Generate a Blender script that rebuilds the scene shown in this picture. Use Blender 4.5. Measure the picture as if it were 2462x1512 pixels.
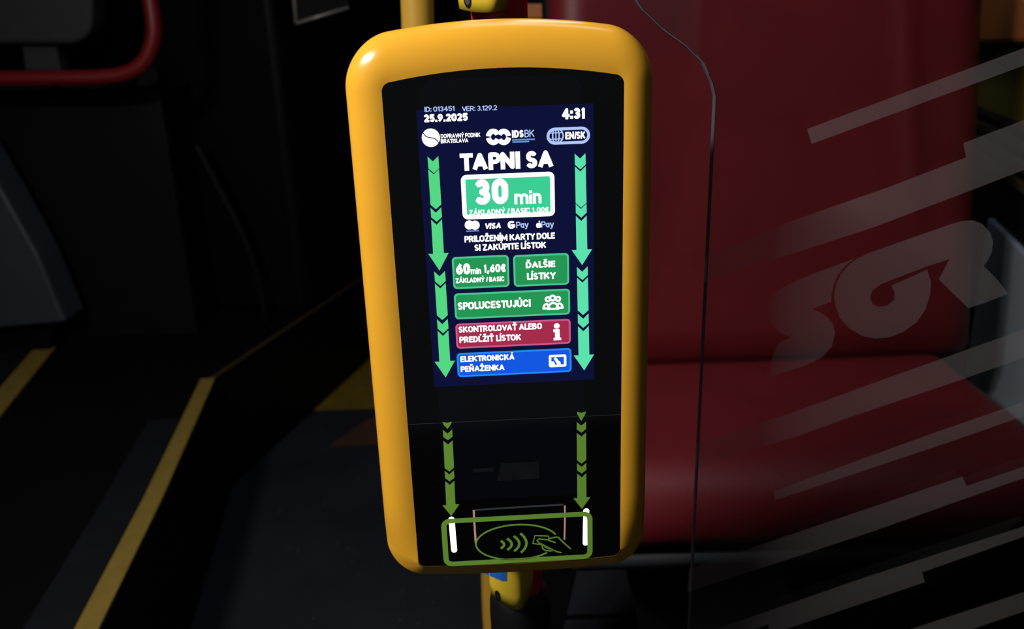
import bpy, bmesh, math, random
from mathutils import Vector, Matrix

random.seed(4)
for o in list(bpy.data.objects):
    bpy.data.objects.remove(o, do_unlink=True)
scene = bpy.context.scene
col = scene.collection

# ------------------------------------------------------------------ camera
W, H, F = 2462.0, 1512.0, 2000.0
CAM = Vector((0.0, 0.0, 1.25))
_down = Vector((1440 - W / 2, 6900 - H / 2, F)).normalized()   # plumb direction in the lens frame (x right, y down, z forward)
_f = Vector((0, 0, 1))
_Y = (_f - _down * _f.dot(_down)).normalized()
_Z = -_down
_X = _Y.cross(_Z)
R3 = Matrix((_X, _Y, _Z))                                       # lens frame -> room frame
cam_data = bpy.data.cameras.new('camera')
cam_data.sensor_width = 36.0
cam_data.sensor_fit = 'HORIZONTAL'
cam_data.lens = F * 36.0 / W
cam_data.clip_start = 0.02
cam_data.dof.use_dof = True
cam_data.dof.focus_distance = 0.53
cam_data.dof.aperture_fstop = 8.0
cam = bpy.data.objects.new('camera', cam_data)
col.objects.link(cam)
cx, cy, cz = R3 @ Vector((1, 0, 0)), R3 @ Vector((0, -1, 0)), R3 @ Vector((0, 0, -1))
cam.matrix_world = Matrix(((cx.x, cy.x, cz.x, CAM.x), (cx.y, cy.y, cz.y, CAM.y), (cx.z, cy.z, cz.z, CAM.z), (0, 0, 0, 1)))
scene.camera = cam

# ------------------------------------------------------------------ world and lamp light (the bus at night)
world = bpy.data.worlds.new('night')
scene.world = world
world.use_nodes = True
bgn = world.node_tree.nodes['Background']
bgn.inputs[0].default_value = (0.85, 0.9, 1.0, 1)
bgn.inputs[1].default_value = 0.085
LAMP = Vector((-0.90, -0.06, 2.00))
ld = bpy.data.lights.new('ceiling_lamp_light', 'AREA')
ld.shape = 'RECTANGLE'
ld.size, ld.size_y = 0.46, 0.07
ld.energy = 25.0
ld.color = (1.0, 0.93, 0.86)
lo = bpy.data.objects.new('ceiling_lamp_light', ld)
col.objects.link(lo)
lo.location = LAMP
lo.rotation_euler = (Vector((0.25, 0.75, 0.95)) - LAMP).to_track_quat('-Z', 'Y').to_euler()
LAMP2 = Vector((0.16, 1.05, 2.34))
ld2 = bpy.data.lights.new('roof_light', 'AREA')
ld2.shape = 'RECTANGLE'
ld2.size, ld2.size_y = 0.5, 1.1
ld2.energy = 7.5
ld2.color = (0.86, 0.92, 1.0)
lo2 = bpy.data.objects.new('roof_light', ld2)
col.objects.link(lo2)
lo2.location = LAMP2
lo2.rotation_euler = (0, 0, 0)
vs = scene.view_settings
vs.view_transform = 'Standard'
vs.look = 'None'
vs.exposure = 0.0
vs.gamma = 1.0
vs.use_curve_mapping = False


# ------------------------------------------------------------------ measuring helpers
def ray(px, py):
    return R3 @ Vector(((px - W / 2) / F, (py - H / 2) / F, 1.0))


def hit(px, py, p, n):
    d = ray(px, py)
    return CAM + d * ((Vector(p) - CAM).dot(n) / d.dot(n))


def atY(px, py, Y):
    return hit(px, py, (0, Y, 0), Vector((0, 1, 0)))


def atZ(px, py, Z):
    return hit(px, py, (0, 0, Z), Vector((0, 0, 1)))


# ------------------------------------------------------------------ object helpers
def link(o, parent=None):
    col.objects.link(o)
    if parent is not None:
        o.parent = parent
    return o


def tag(o, label=None, cat=None, group=None, kind=None):
    if label: o['label'] = label
    if cat: o['category'] = cat
    if group: o['group'] = group
    if kind: o['kind'] = kind
    return o


def empty(name, loc=(0, 0, 0), rz=0.0):
    o = bpy.data.objects.new(name, None)
    o.empty_display_size = 0.05
    o.location = loc
    o.rotation_euler = (0, 0, rz)
    return link(o)


def mesh_obj(name, verts, faces, mat, parent=None, smooth=False):
    me = bpy.data.meshes.new(name)
    me.from_pydata([tuple(v) for v in verts], [], faces)
    me.update()
    if smooth:
        for p in me.polygons: p.use_smooth = True
    o = bpy.data.objects.new(name, me)
    if mat: me.materials.append(mat)
    return link(o, parent)


def bm_obj(name, bm, mat, parent=None, smooth=False):
    me = bpy.data.meshes.new(name)
    bmesh.ops.recalc_face_normals(bm, faces=bm.faces[:])
    bm.to_mesh(me)
    bm.free()
    if smooth:
        for p in me.polygons: p.use_smooth = True
    o = bpy.data.objects.new(name, me)
    if mat: me.materials.append(mat)
    return link(o, parent)


def poly_prism(name, pts, ext, mat, parent=None, bevel=0.0, segs=2):
    """polygon (3-D points in order) pushed along the vector ext"""
    bm = bmesh.new()
    ext = Vector(ext)
    a = [bm.verts.new(Vector(p)) for p in pts]
    b = [bm.verts.new(Vector(p) + ext) for p in pts]
    n = len(a)
    bm.faces.new(a).normal_update()
    bm.faces.new(list(reversed(b))).normal_update()
    for i in range(n):
        bm.faces.new((a[i], b[i], b[(i + 1) % n], a[(i + 1) % n]))
    if bevel > 0:
        bmesh.ops.bevel(bm, geom=bm.edges[:], offset=bevel, segments=segs, affect='EDGES', profile=0.5)
    bmesh.ops.triangulate(bm, faces=[f for f in bm.faces if len(f.verts) > 4])
    return bm_obj(name, bm, mat, parent)


def box(name, c, s, mat, parent=None, bevel=0.0, rz=0.0, segs=2):
    bm = bmesh.new()
    bmesh.ops.create_cube(bm, size=1.0)
    bmesh.ops.scale(bm, verts=bm.verts, vec=s)
    if bevel > 0:
        bmesh.ops.bevel(bm, geom=bm.edges[:], offset=bevel, segments=segs, affect='EDGES', profile=0.5)
    bmesh.ops.rotate(bm, verts=bm.verts, cent=(0, 0, 0), matrix=Matrix.Rotation(rz, 3, 'Z'))
    bmesh.ops.translate(bm, verts=bm.verts, vec=Vector(c))
    return bm_obj(name, bm, mat, parent, smooth=False)


def smooth_path(pts, n=10):
    """Catmull-Rom through 3-D points"""
    P = [Vector(p) for p in pts]
    P = [P[0] * 2 - P[1]] + P + [P[-1] * 2 - P[-2]]
    out = []
    for i in range(1, len(P) - 2):
        for k in range(n):
            t = k / n
            a, b, c, d = P[i - 1], P[i], P[i + 1], P[i + 2]
            out.append(0.5 * ((2 * b) + (c - a) * t + (2 * a - 5 * b + 4 * c - d) * t * t + (3 * b - a - 3 * c + d) * t ** 3))
    out.append(P[-2])
    return out


def tube(name, path, r, mat, parent=None, seg=20):
    path = [Vector(p) for p in path]
    verts, faces = [], []
    up = Vector((0.3, 0.9, 0.2)).normalized()
    for i, p in enumerate(path):
        t = (path[min(i + 1, len(path) - 1)] - path[max(i - 1, 0)]).normalized()
        a = t.cross(up).normalized()
        b = t.cross(a).normalized()
        rr = r(i / (len(path) - 1)) if callable(r) else r
        for k in range(seg):
            an = 2 * math.pi * k / seg
            verts.append(p + a * (rr * math.cos(an)) + b * (rr * math.sin(an)))
    for i in range(len(path) - 1):
        for k in range(seg):
            k2 = (k + 1) % seg
            faces.append((i * seg + k, i * seg + k2, (i + 1) * seg + k2, (i + 1) * seg + k))
    faces.append(tuple(reversed(range(seg))))
    faces.append(tuple((len(path) - 1) * seg + k for k in range(seg)))
    o = mesh_obj(name, verts, faces, mat, parent, smooth=True)
    return o


# ------------------------------------------------------------------ materials
def lin(c):
    return tuple((v / 255 / 12.92 if v / 255 <= 0.04045 else ((v / 255 + 0.055) / 1.055) ** 2.4) for v in c)


def pbr(name, rgb, rough=0.5, metal=0.0, spec=0.5, var=0.08, scale=30.0, bump=0.0, bump_scale=200.0, coat=0.0):
    m = bpy.data.materials.new(name)
    m.use_nodes = True
    nt = m.node_tree
    b = nt.nodes['Principled BSDF']
    tc = nt.nodes.new('ShaderNodeTexCoord')
    nz = nt.nodes.new('ShaderNodeTexNoise')
    nz.inputs['Scale'].default_value = scale
    nz.inputs['Detail'].default_value = 4
    nt.links.new(tc.outputs['Object'], nz.inputs['Vector'])
    rp = nt.nodes.new('ShaderNodeMapRange')
    rp.inputs['From Min'].default_value = 0.25
    rp.inputs['From Max'].default_value = 0.75
    rp.inputs['To Min'].default_value = 1 - var
    rp.inputs['To Max'].default_value = 1 + var
    nt.links.new(nz.outputs['Fac'], rp.inputs['Value'])
    mx = nt.nodes.new('ShaderNodeVectorMath')
    mx.operation = 'SCALE'
    mx.inputs[0].default_value = rgb
    nt.links.new(rp.outputs[0], mx.inputs['Scale'])
    nt.links.new(mx.outputs[0], b.inputs['Base Color'])
    b.inputs['Roughness'].default_value = rough
    b.inputs['Metallic'].default_value = metal
    b.inputs['Specular IOR Level'].default_value = spec
    b.inputs['Coat Weight'].default_value = coat
    b.inputs['Coat Roughness'].default_value = 0.08
    if bump > 0:
        n2 = nt.nodes.new('ShaderNodeTexNoise')
        n2.inputs['Scale'].default_value = bump_scale
        n2.inputs['Detail'].default_value = 3
        nt.links.new(tc.outputs['Object'], n2.inputs['Vector'])
        bp = nt.nodes.new('ShaderNodeBump')
        bp.inputs['Strength'].default_value = bump
        bp.inputs['Distance'].default_value = 0.002
        nt.links.new(n2.outputs['Fac'], bp.inputs['Height'])
        nt.links.new(bp.outputs[0], b.inputs['Normal'])
    return m


def glow(name, srgb, k=1.0):
    m = bpy.data.materials.new(name)
    m.use_nodes = True
    nt = m.node_tree
    nt.nodes.clear()
    out = nt.nodes.new('ShaderNodeOutputMaterial')
    e = nt.nodes.new('ShaderNodeEmission')
    e.inputs[0].default_value = (*lin(srgb), 1)
    e.inputs[1].default_value = k
    nt.links.new(e.outputs[0], out.inputs[0])
    return m


M = {}
M['yellow'] = pbr('validator_yellow', (0.88, 0.45, 0.034), rough=0.22, var=0.02, spec=0.5)
M['lemon'] = pbr('clamp_yellow', (0.74, 0.54, 0.035), rough=0.35, var=0.03)
M['rail_yellow'] = pbr('rail_yellow', (0.50, 0.29, 0.035), rough=0.35, var=0.05)
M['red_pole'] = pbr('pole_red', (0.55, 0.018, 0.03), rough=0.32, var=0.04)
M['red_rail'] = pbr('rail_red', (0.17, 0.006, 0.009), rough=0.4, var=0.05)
M['seat_red'] = pbr('seat_red', (0.098, 0.0070, 0.0098), rough=0.45, spec=0.22, var=0.10, scale=9, bump=0.15, bump_scale=420)
M['black_glass'] = pbr('black_glass', (0.0025, 0.0027, 0.0032), rough=0.06, var=0.0, spec=0.35)
M['rubber'] = pbr('black_rubber', (0.006, 0.006, 0.007), rough=0.42, var=0.1)
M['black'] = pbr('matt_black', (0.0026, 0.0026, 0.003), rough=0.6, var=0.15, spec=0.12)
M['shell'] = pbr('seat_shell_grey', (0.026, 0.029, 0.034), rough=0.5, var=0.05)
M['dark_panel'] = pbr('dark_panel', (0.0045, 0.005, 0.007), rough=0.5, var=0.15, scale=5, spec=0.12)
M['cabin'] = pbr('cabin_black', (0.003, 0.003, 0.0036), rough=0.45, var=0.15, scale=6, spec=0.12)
M['grey_panel'] = pbr('blue_grey_panel', (0.036, 0.042, 0.060), rough=0.5, var=0.08, scale=6)
M['pad'] = pbr('grey_pad', (0.020, 0.021, 0.024), rough=0.7, var=0.1, scale=20)
M['white_wall'] = pbr('pale_wall', (0.33, 0.37, 0.425), rough=0.5, var=0.05, scale=8)
M['metal'] = pbr('brushed_metal', (0.30, 0.29, 0.27), rough=0.3, metal=0.3, var=0.1)
M['steel'] = pbr('screw_steel', (0.30, 0.27, 0.24), rough=0.35, metal=1.0, var=0.1)
M['orange'] = pbr('orange_brown', (0.42, 0.13, 0.03), rough=0.5, var=0.08, scale=12)
M['olive'] = pbr('olive_panel', (0.20, 0.15, 0.02), rough=0.55, var=0.12, scale=9)
M['brown'] = pbr('shaded_strip_brown', (0.05, 0.033, 0.015), rough=0.5, var=0.15, scale=14)
M['strip'] = pbr('nosing_yellow', (0.25, 0.17, 0.030), rough=0.6, var=0.12, scale=25)
M['floor_yellow'] = pbr('floor_yellow', (0.17, 0.115, 0.010), rough=0.5, var=0.2, scale=14)
M['floor_reflection_brown'] = pbr('floor_reflection_brown', (0.07, 0.034, 0.022), rough=0.5, var=0.25, scale=10)  # reddish light reflected by the floor, put into a brown colour
M['blue_sticker'] = pbr('blue_sticker', (0.02, 0.14, 0.62), rough=0.35, var=0.25, scale=120)
M['print_green'] = pbr('print_green', (0.24, 0.54, 0.07), rough=0.4, var=0.03)
M['lamp_body'] = pbr('lamp_body', (0.5, 0.5, 0.5), rough=0.5)
M['ceiling'] = pbr('ceiling_grey', (0.05, 0.052, 0.056), rough=0.8)
M['seam'] = pbr('seam_grey', (0.035, 0.038, 0.05), rough=0.4, var=0.1)
M['slate'] = pbr('glass_reflection_slate', (0.010, 0.011, 0.016), rough=0.25, var=0.3, scale=60)


M['tread'] = pbr('tread_grey', (0.008, 0.009, 0.012), rough=0.6, spec=0.2, var=0.2, scale=12)


def floor_material():
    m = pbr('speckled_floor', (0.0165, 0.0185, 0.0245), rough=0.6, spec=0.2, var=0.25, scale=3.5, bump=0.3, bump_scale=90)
    nt = m.node_tree
    b = nt.nodes['Principled BSDF']
    src = b.inputs['Base Color'].links[0].from_socket
    tc = nt.nodes['Texture Coordinate']
    v = nt.nodes.new('ShaderNodeTexVoronoi')
    v.inputs['Scale'].default_value = 38
    nt.links.new(tc.outputs['Object'], v.inputs['Vector'])
    ls = nt.nodes.new('ShaderNodeMath')
    ls.operation = 'LESS_THAN'
    ls.inputs[1].default_value = 0.09
    nt.links.new(v.outputs['Distance'], ls.inputs[0])
    n3 = nt.nodes.new('ShaderNodeTexNoise')
    n3.inputs['Scale'].default_value = 6
    nt.links.new(tc.outputs['Object'], n3.inputs['Vector'])
    gt = nt.nodes.new('ShaderNodeMath')
    gt.operation = 'GREATER_THAN'
    gt.inputs[1].default_value = 0.54
    nt.links.new(n3.outputs['Fac'], gt.inputs[0])
    ml = nt.nodes.new('ShaderNodeMath')
    ml.operation = 'MULTIPLY'
    nt.links.new(ls.outputs[0], ml.inputs[0])
    nt.links.new(gt.outputs[0], ml.inputs[1])
    mx = nt.nodes.new('ShaderNodeMix')
    mx.data_type = 'RGBA'
    mx.inputs['B'].default_value = (0.075, 0.08, 0.085, 1)
    nt.links.new(ml.outputs[0], mx.inputs['Factor'])
    nt.links.new(src, mx.inputs['A'])
    nt.links.new(mx.outputs['Result'], b.inputs['Base Color'])
    return m


M['floor'] = floor_material()


def pane_material():
    m = bpy.data.materials.new('clear_pane')
    m.use_nodes = True
    nt = m.node_tree
    nt.nodes.clear()
    out = nt.nodes.new('ShaderNodeOutputMaterial')
    tr = nt.nodes.new('ShaderNodeBsdfTransparent')
    tr.inputs[0].default_value = (0.93, 0.95, 0.95, 1)
    gl = nt.nodes.new('ShaderNodeBsdfGlossy')
    gl.inputs['Roughness'].default_value = 0.03
    fr = nt.nodes.new('ShaderNodeFresnel')
    fr.inputs['IOR'].default_value = 1.45
    mx = nt.nodes.new('ShaderNodeMixShader')
    nt.links.new(fr.outputs[0], mx.inputs[0])
    nt.links.new(tr.outputs[0], mx.inputs[1])
    nt.links.new(gl.outputs[0], mx.inputs[2])
    nt.links.new(mx.outputs[0], out.inputs[0])
    return m


def vinyl_material():
    m = bpy.data.materials.new('frosted_vinyl')
    m.use_nodes = True
    nt = m.node_tree
    nt.nodes.clear()
    out = nt.nodes.new('ShaderNodeOutputMaterial')
    tr = nt.nodes.new('ShaderNodeBsdfTransparent')
    df = nt.nodes.new('ShaderNodeBsdfDiffuse')
    df.inputs[0].default_value = (0.58, 0.54, 0.565, 1)
    tl = nt.nodes.new('ShaderNodeBsdfTranslucent')
    tl.inputs[0].default_value = (0.58, 0.54, 0.565, 1)
    ms = nt.nodes.new('ShaderNodeMixShader')
    ms.inputs[0].default_value = 0.4
    nt.links.new(df.outputs[0], ms.inputs[1])
    nt.links.new(tl.outputs[0], ms.inputs[2])
    mx = nt.nodes.new('ShaderNodeMixShader')
    tc = nt.nodes.new('ShaderNodeTexCoord')
    nz = nt.nodes.new('ShaderNodeTexNoise')
    nz.inputs['Scale'].default_value = 9
    nt.links.new(tc.outputs['Object'], nz.inputs['Vector'])
    mr = nt.nodes.new('ShaderNodeMapRange')
    mr.inputs['To Min'].default_value = 0.17
    mr.inputs['To Max'].default_value = 0.22
    nt.links.new(nz.outputs['Fac'], mr.inputs['Value'])
    nt.links.new(mr.outputs[0], mx.inputs[0])
    nt.links.new(tr.outputs[0], mx.inputs[1])
    nt.links.new(ms.outputs[0], mx.inputs[2])
    nt.links.new(mx.outputs[0], out.inputs[0])
    return m


M['pane'] = pane_material()
M['vinyl'] = vinyl_material()
M['pane_edge'] = pbr('pane_edge', (0.09, 0.10, 0.12), rough=0.3)

M['scr_bg'] = glow('screen_navy', (15, 18, 56))
M['scr_white'] = glow('screen_white', (255, 255, 255), 1.35)
M['scr_pale'] = glow('screen_pale_blue', (178, 200, 252))
M['scr_blue_line'] = glow('screen_blue_line', (112, 146, 232))
M['scr_mint'] = glow('screen_mint', (62, 205, 148))
M['scr_green'] = glow('screen_green', (38, 150, 84))
M['scr_green_rim'] = glow('screen_green_rim', (78, 195, 145))
M['scr_red'] = glow('screen_red', (165, 44, 76))
M['scr_red_rim'] = glow('screen_red_rim', (205, 86, 138))
M['scr_blue'] = glow('screen_blue', (20, 88, 225))
M['scr_blue_rim'] = glow('screen_blue_rim', (34, 138, 246))
M['scr_arrow_l'] = glow('screen_arrow_green', (84, 216, 132))
M['scr_arrow_r'] = glow('screen_arrow_mint', (92, 226, 172))
M['led'] = glow('led_white', (255, 247, 236), 4.0)
M['led_reflection'] = glow('painted_led_reflection', (196, 150, 132), 0.75)  # glow colour for painted reflections of the light bars
M['led_reflection_dim'] = glow('painted_led_reflection_dim', (52, 54, 58), 0.8)


# ================================================================== the setting
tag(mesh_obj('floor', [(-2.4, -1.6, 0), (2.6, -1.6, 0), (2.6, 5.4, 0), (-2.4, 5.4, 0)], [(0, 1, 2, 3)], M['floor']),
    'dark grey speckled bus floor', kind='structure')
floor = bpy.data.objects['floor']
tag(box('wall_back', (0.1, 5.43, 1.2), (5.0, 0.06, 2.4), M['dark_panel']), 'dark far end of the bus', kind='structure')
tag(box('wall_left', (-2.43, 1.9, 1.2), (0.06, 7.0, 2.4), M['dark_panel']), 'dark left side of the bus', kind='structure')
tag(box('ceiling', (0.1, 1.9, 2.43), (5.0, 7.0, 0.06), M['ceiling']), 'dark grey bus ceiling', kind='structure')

# raised platform on the left with a yellow nosing along its edge
PZ = 0.35
edge = [(-0.662, 0.9), (-0.756, 1.575), (-0.825, 1.998), (-0.868, 2.26), (-0.60, 3.32), (-0.35, 4.3)]
platform = poly_prism('platform', [(-2.39, 0.9, 0)] + [(x, y, 0) for x, y in edge] + [(-2.39, 4.3, 0)], (0, 0, PZ), M['black'])
tag(platform, 'raised black platform with a yellow edged step', kind='structure')


def strip_along(name, pts, w0, w1, z, th, mat, parent):
    pts = [Vector((x, y)) for x, y in pts]
    L, Rr = [], []
    for i, p in enumerate(pts):
        t = (pts[min(i + 1, len(pts) - 1)] - pts[max(i - 1, 0)]).normalized()
        n = Vector((-t.y, t.x))
        L.append(p + n * w0)
        Rr.append(p + n * w1)
    verts, faces = [], []
    for a, b in zip(L, Rr):
        verts += [(a.x, a.y, z), (b.x, b.y, z), (b.x, b.y, z + th), (a.x, a.y, z + th)]
    for i in range(len(pts) - 1):
        s, e = i * 4, (i + 1) * 4
        for k in range(4):
            faces.append((s + k, s + (k + 1) % 4, e + (k + 1) % 4, e + k))
    faces += [(3, 2, 1, 0), tuple(len(verts) - 4 + k for k in range(4))]
    return mesh_obj(name, verts, faces, mat, parent)


strip_along('edge_strip', edge[:4], 0.004, 0.044, PZ - 0.001, 0.004, M['strip'], platform)
strip_along('shaded_edge_strip', edge[3:], 0.004, 0.020, PZ - 0.001, 0.004, M['brown'], platform)  # far yellow strip in shade, painted as a narrow brown line
strip_along('tread_panel', edge[:3], 0.047, 0.13, PZ - 0.001, 0.003, M['tread'], platform)

# yellow floor marking and a painted reddish reflection beyond the platform corner
ymark = poly_prism('floor_mark', [(-0.74, 2.79, 0.0005), (0.2, 2.79, 0.0005), (0.2, 3.4, 0.0005), (-0.585, 3.4, 0.0005)], (0, 0, 0.002), M['floor_yellow'], floor)
tag(ymark, 'dark yellow painted zone on the floor')
rm = poly_prism('floor_reflection', [(-0.62, 2.50, 0.0005), (-0.52, 2.70, 0.0005), (-0.15, 2.74, 0.0005), (-0.15, 2.50, 0.0005)], (0, 0, 0.0015), M['floor_reflection_brown'], floor)
tag(rm, 'reddish brown reflection painted on the floor')

# seat podium on the right
SP = 0.28
podium = poly_prism('podium', [(0.02, 0.50, 0), (1.9, 0.50, 0), (1.9, 1.9, 0), (0.02, 1.9, 0)], (0, 0, SP), M['floor'], bevel=0.004)
tag(podium, 'low speckled podium that carries the red seat', kind='structure')
box('podium_joint', (0.8, 1.235, SP + 0.0005), (1.5, 0.012, 0.002), M['black'], podium)

# right side wall, running away to the right of the view
WD = Vector((0.324, 0.946, 0))
WN = Vector((-0.946, 0.324, 0))
W0 = Vector((0.86, 1.3, 0))


def wall_pt(s, z, off=0.0):
    return W0 + WD * s + WN * off + Vector((0, 0, z))


def wall_box(name, s0, s1, z0, z1, o0, o1, mat, parent=None, bevel=0.0):
    pts = [wall_pt(s0, z0, o0), wall_pt(s1, z0, o0), wall_pt(s1, z1, o0), wall_pt(s0, z1, o0)]
    return poly_prism(name, pts, WN * (o1 - o0), mat, parent, bevel)


wr = wall_box('wall_right', -0.7, 4.0, 0.0, 2.4, -0.06, 0.0, M['black'])
tag(wr, 'black side wall of the bus beside the seat', kind='structure')
tag(box('wall_front', (0.665, -0.48, 1.2), (0.06, 2.22, 2.4), M['black']), 'black side wall in front of the glass partition', kind='structure')
wp = wall_box('wall_panel', -0.2, 0.36, 0.552, 0.885, 0.0, 0.012, M['white_wall'], wr, bevel=0.003)
tag(wp, 'pale grey lower wall panel')
wall_box('panel_frame', -0.2, 0.39, 0.525, 0.548, 0.0, 0.02, M['shell'], wr, bevel=0.003)
for i in range(4):
    wall_box('ledge_rib', -0.2, 0.9, 0.975 + i * 0.032, 0.992 + i * 0.032, 0.0, 0.014, M['brown'], wr, bevel=0.003)
olive = wall_box('upper_panel', -0.2, 2.6, 1.075, 1.222, 0.0, 0.012, M['olive'], wr, bevel=0.002)
tag(olive, 'dark olive yellow wall panel')

# ================================================================== ceiling lamp (its light is set at the top)
lamp = empty('ceiling_lamp', (LAMP.x, LAMP.y, 2.40))
tag(lamp, 'grey hanging ceiling lamp above the aisle', 'lamp')
box('lamp_stem', (0, 0, -0.13), (0.03, 0.03, 0.26), M['lamp_body'], lamp)
hb = box('lamp_housing', (0, 0, 0), (0.50, 0.11, 0.05), M['lamp_body'], lamp, bevel=0.008)
hb.rotation_euler = lo.rotation_euler
back = (LAMP - Vector((0.25, 0.75, 0.95))).normalized() * 0.04
hb.location = Vector((0, 0, LAMP.z - 2.40)) + back

lamp2 = empty('roof_lamp', (LAMP2.x, LAMP2.y, 2.40))
tag(lamp2, 'broad grey lamp panel fixed to the roof above the red seat', 'lamp')
hb2 = box('lamp_housing', (0, 0, 0.031), (0.56, 1.16, 0.056), M['lamp_body'], lamp2, bevel=0.006)
hb2.rotation_euler = lo2.rotation_euler
hb2.location = Vector((0, 0, LAMP2.z - 2.40))

# ================================================================== ticket validator
YAW = math.radians(2.0)
U = Vector((math.cos(YAW), math.sin(YAW), 0))
N = Vector((math.sin(YAW), -math.cos(YAW), 0))       # out of the face, towards the passenger
P0 = CAM + ray(1215, 770) * 0.53
DO = P0 + U * 0.0039                                  # middle of the cover glass, on its face


def dev(px, py, w=0.0):
    q = hit(px, py, DO + N * w, N) - DO
    return q.dot(U), q.z


validator = empty('ticket_validator', DO, YAW)
tag(validator, 'yellow framed ticket validator with a lit touch screen on the red pole', 'ticket validator')


def L3(u, v, w):
    return Vector((u, -w, v))


# --- contours of the frame
def rounded_contour(uL, uR, vT, vB, archT, archB, rT, rB, nseg=14, nedge=16):
    """closed contour, counter-clockwise from bottom-left; top and bottom edges bow outwards"""
    def bow(u, v, arch):
        s = (u - (uL + uR) / 2) / ((uR - uL) / 2)
        return v + arch * (1 - s * s)
    pts = []
    def corner(cu, cv, r, a0, top):
        for k in range(nseg + 1):
            a = math.radians(a0 + 90 * k / nseg)
            pts.append((cu + r * math.cos(a), cv + r * math.sin(a), top))
    def edge(a, b, top):
        for k in range(1, nedge):
            t = k / nedge
            pts.append((a[0] + (b[0] - a[0]) * t, a[1] + (b[1] - a[1]) * t, top))
    corner(uL + rB, vB + rB, rB, 180, -1)
    edge((uL + rB, vB), (uR - rB, vB), -1)
    corner(uR - rB, vB + rB, rB, 270, -1)
    edge((uR, vB + rB), (uR, vT - rT), 0)
    corner(uR - rT, vT - rT, rT, 0, 1)
    edge((uR - rT, vT), (uL + rT, vT), 1)
    corner(uL + rT, vT - rT, rT, 90, 1)
    edge((uL, vT - rT), (uL, vB + rB), 0)
    mid = (vT + vB) / 2
    out = []
    for u, v, t in pts:
        wgt = max(0.0, (v - mid) / (vT - mid)) ** 2 if v > mid else max(0.0, (mid - v) / (mid - vB)) ** 2
        s = (u - (uL + uR) / 2) / ((uR - uL) / 2)
        out.append((u, v + (archT if v > mid else -archB) * (1 - s * s) * wgt))
    return out


gi = dict(uL=-0.0709, uR=0.0709, vT=0.1475, vB=-0.1785, archT=0.0068, archB=0.0022)
inner = rounded_contour(**gi, rT=0.0045, rB=0.0045)
outer = rounded_contour(-0.0935, 0.0905, 0.1715, -0.1895, 0.0100, 0.0045, 0.027, 0.024)
nC = len(inner)
verts, faces = [], []
K = 16
ring = []
for i in range(nC):
    (ui, vi), (uo, vo) = inner[i], outer[i]
    wd = math.hypot(uo - ui, vo - vi)
    low = max(0.0, min(1.0, (-0.166 - vi) / 0.0115))      # 1 along the bottom rim
    th0 = math.radians(103)
    h = 0.0145
    ce = math.cos(th0)
    a = 1.0 / (1.0 - ce)
    sc = -ce * a
    w0 = 0.0001 - h * math.sin(th0)
    row = [(0.0, -0.004), (0.0, 0.0001)]
    for k in range(K + 1):
        t = k / K
        th = th0 * (1 - t)
        se, we = sc + a * math.cos(th), w0 + h * math.sin(th)
        row.append((se * (1 - low) + t * low, we * (1 - low) + low * (0.0001 - wd * (0.62 * t + 0.08 * t * t))))
    wl = row[-1][1]
    row.append((1.0, wl - 0.007))
    row.append((0.985, wl - 0.014))
    row.append((0.92, wl - 0.018))
    idx = []
    for s, w in row:
        idx.append(len(verts))
        verts.append(L3(ui + (uo - ui) * s, vi + (vo - vi) * s, w))
    ring.append(idx)
for i in range(nC):
    a, b = ring[i], ring[(i + 1) % nC]
    for k in range(len(a) - 1):
        if k != 1:
            faces.append((a[k], b[k], b[k + 1], a[k + 1]))
fr = mesh_obj('frame', verts, faces, M['yellow'], validator, smooth=True)
tag(fr, 'glossy yellow bezel')

# --- cover glass, one solid plate
gl_in = [(u * 1.006, v * 1.003) for u, v in inner]
cover = poly_prism('cover_glass', [L3(u, v, 0.0) for u, v in gl_in], (0, 0.004, 0), M['black_glass'], validator)
tag(cover, 'glossy black cover glass')
# --- housing behind
hs = [(u * 0.84, v * 0.93) for u, v in outer]
poly_prism('housing', [L3(u, v, -0.012) for u, v in hs], (0, 0.055, 0), M['black'], validator, bevel=0.002)
# horizontal joint across the glass
j0, j1 = dev(965, 1021), dev(1500, 996)
poly_prism('glass_joint', [L3(j0[0], j0[1] - 0.0002, 0.00005), L3(j1[0], j1[1] - 0.0002, 0.00005), L3(j1[0], j1[1] + 0.0002, 0.00005), L3(j0[0], j0[1] + 0.0002, 0.00005)], (0, -0.00003, 0), M['seam'], cover)


def flat(name, polys, mat, parent, w):
    """flat print: list of pixel polygons measured on the face"""
    bm = bmesh.new()
    for poly in polys:
        vs_ = [bm.verts.new(L3(*dev(x, y), w)) for x, y in poly]
        bm.faces.new(vs_).normal_update()
    bmesh.ops.triangulate(bm, faces=[f for f in bm.faces if len(f.verts) > 4])
    for f in bm.faces:
        f.normal_update()
        if f.normal.y > 0: f.normal_flip()
    me = bpy.data.meshes.new(name)
    bm.to_mesh(me)
    bm.free()
    o = bpy.data.objects.new(name, me)
    me.materials.append(mat)
    return link(o, parent)


def flat_uv(name, polys, mat, parent, w):
    bm = bmesh.new()
    for poly in polys:
        bm.faces.new([bm.verts.new(L3(u, v, w)) for u, v in poly]).normal_update()
    bmesh.ops.triangulate(bm, faces=[f for f in bm.faces if len(f.verts) > 4])
    for f in bm.faces:
        f.normal_update()
        if f.normal.y > 0: f.normal_flip()
    me = bpy.data.meshes.new(name)
    bm.to_mesh(me)
    bm.free()
    o = bpy.data.objects.new(name, me)
    me.materials.append(mat)
    return link(o, parent)


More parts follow.
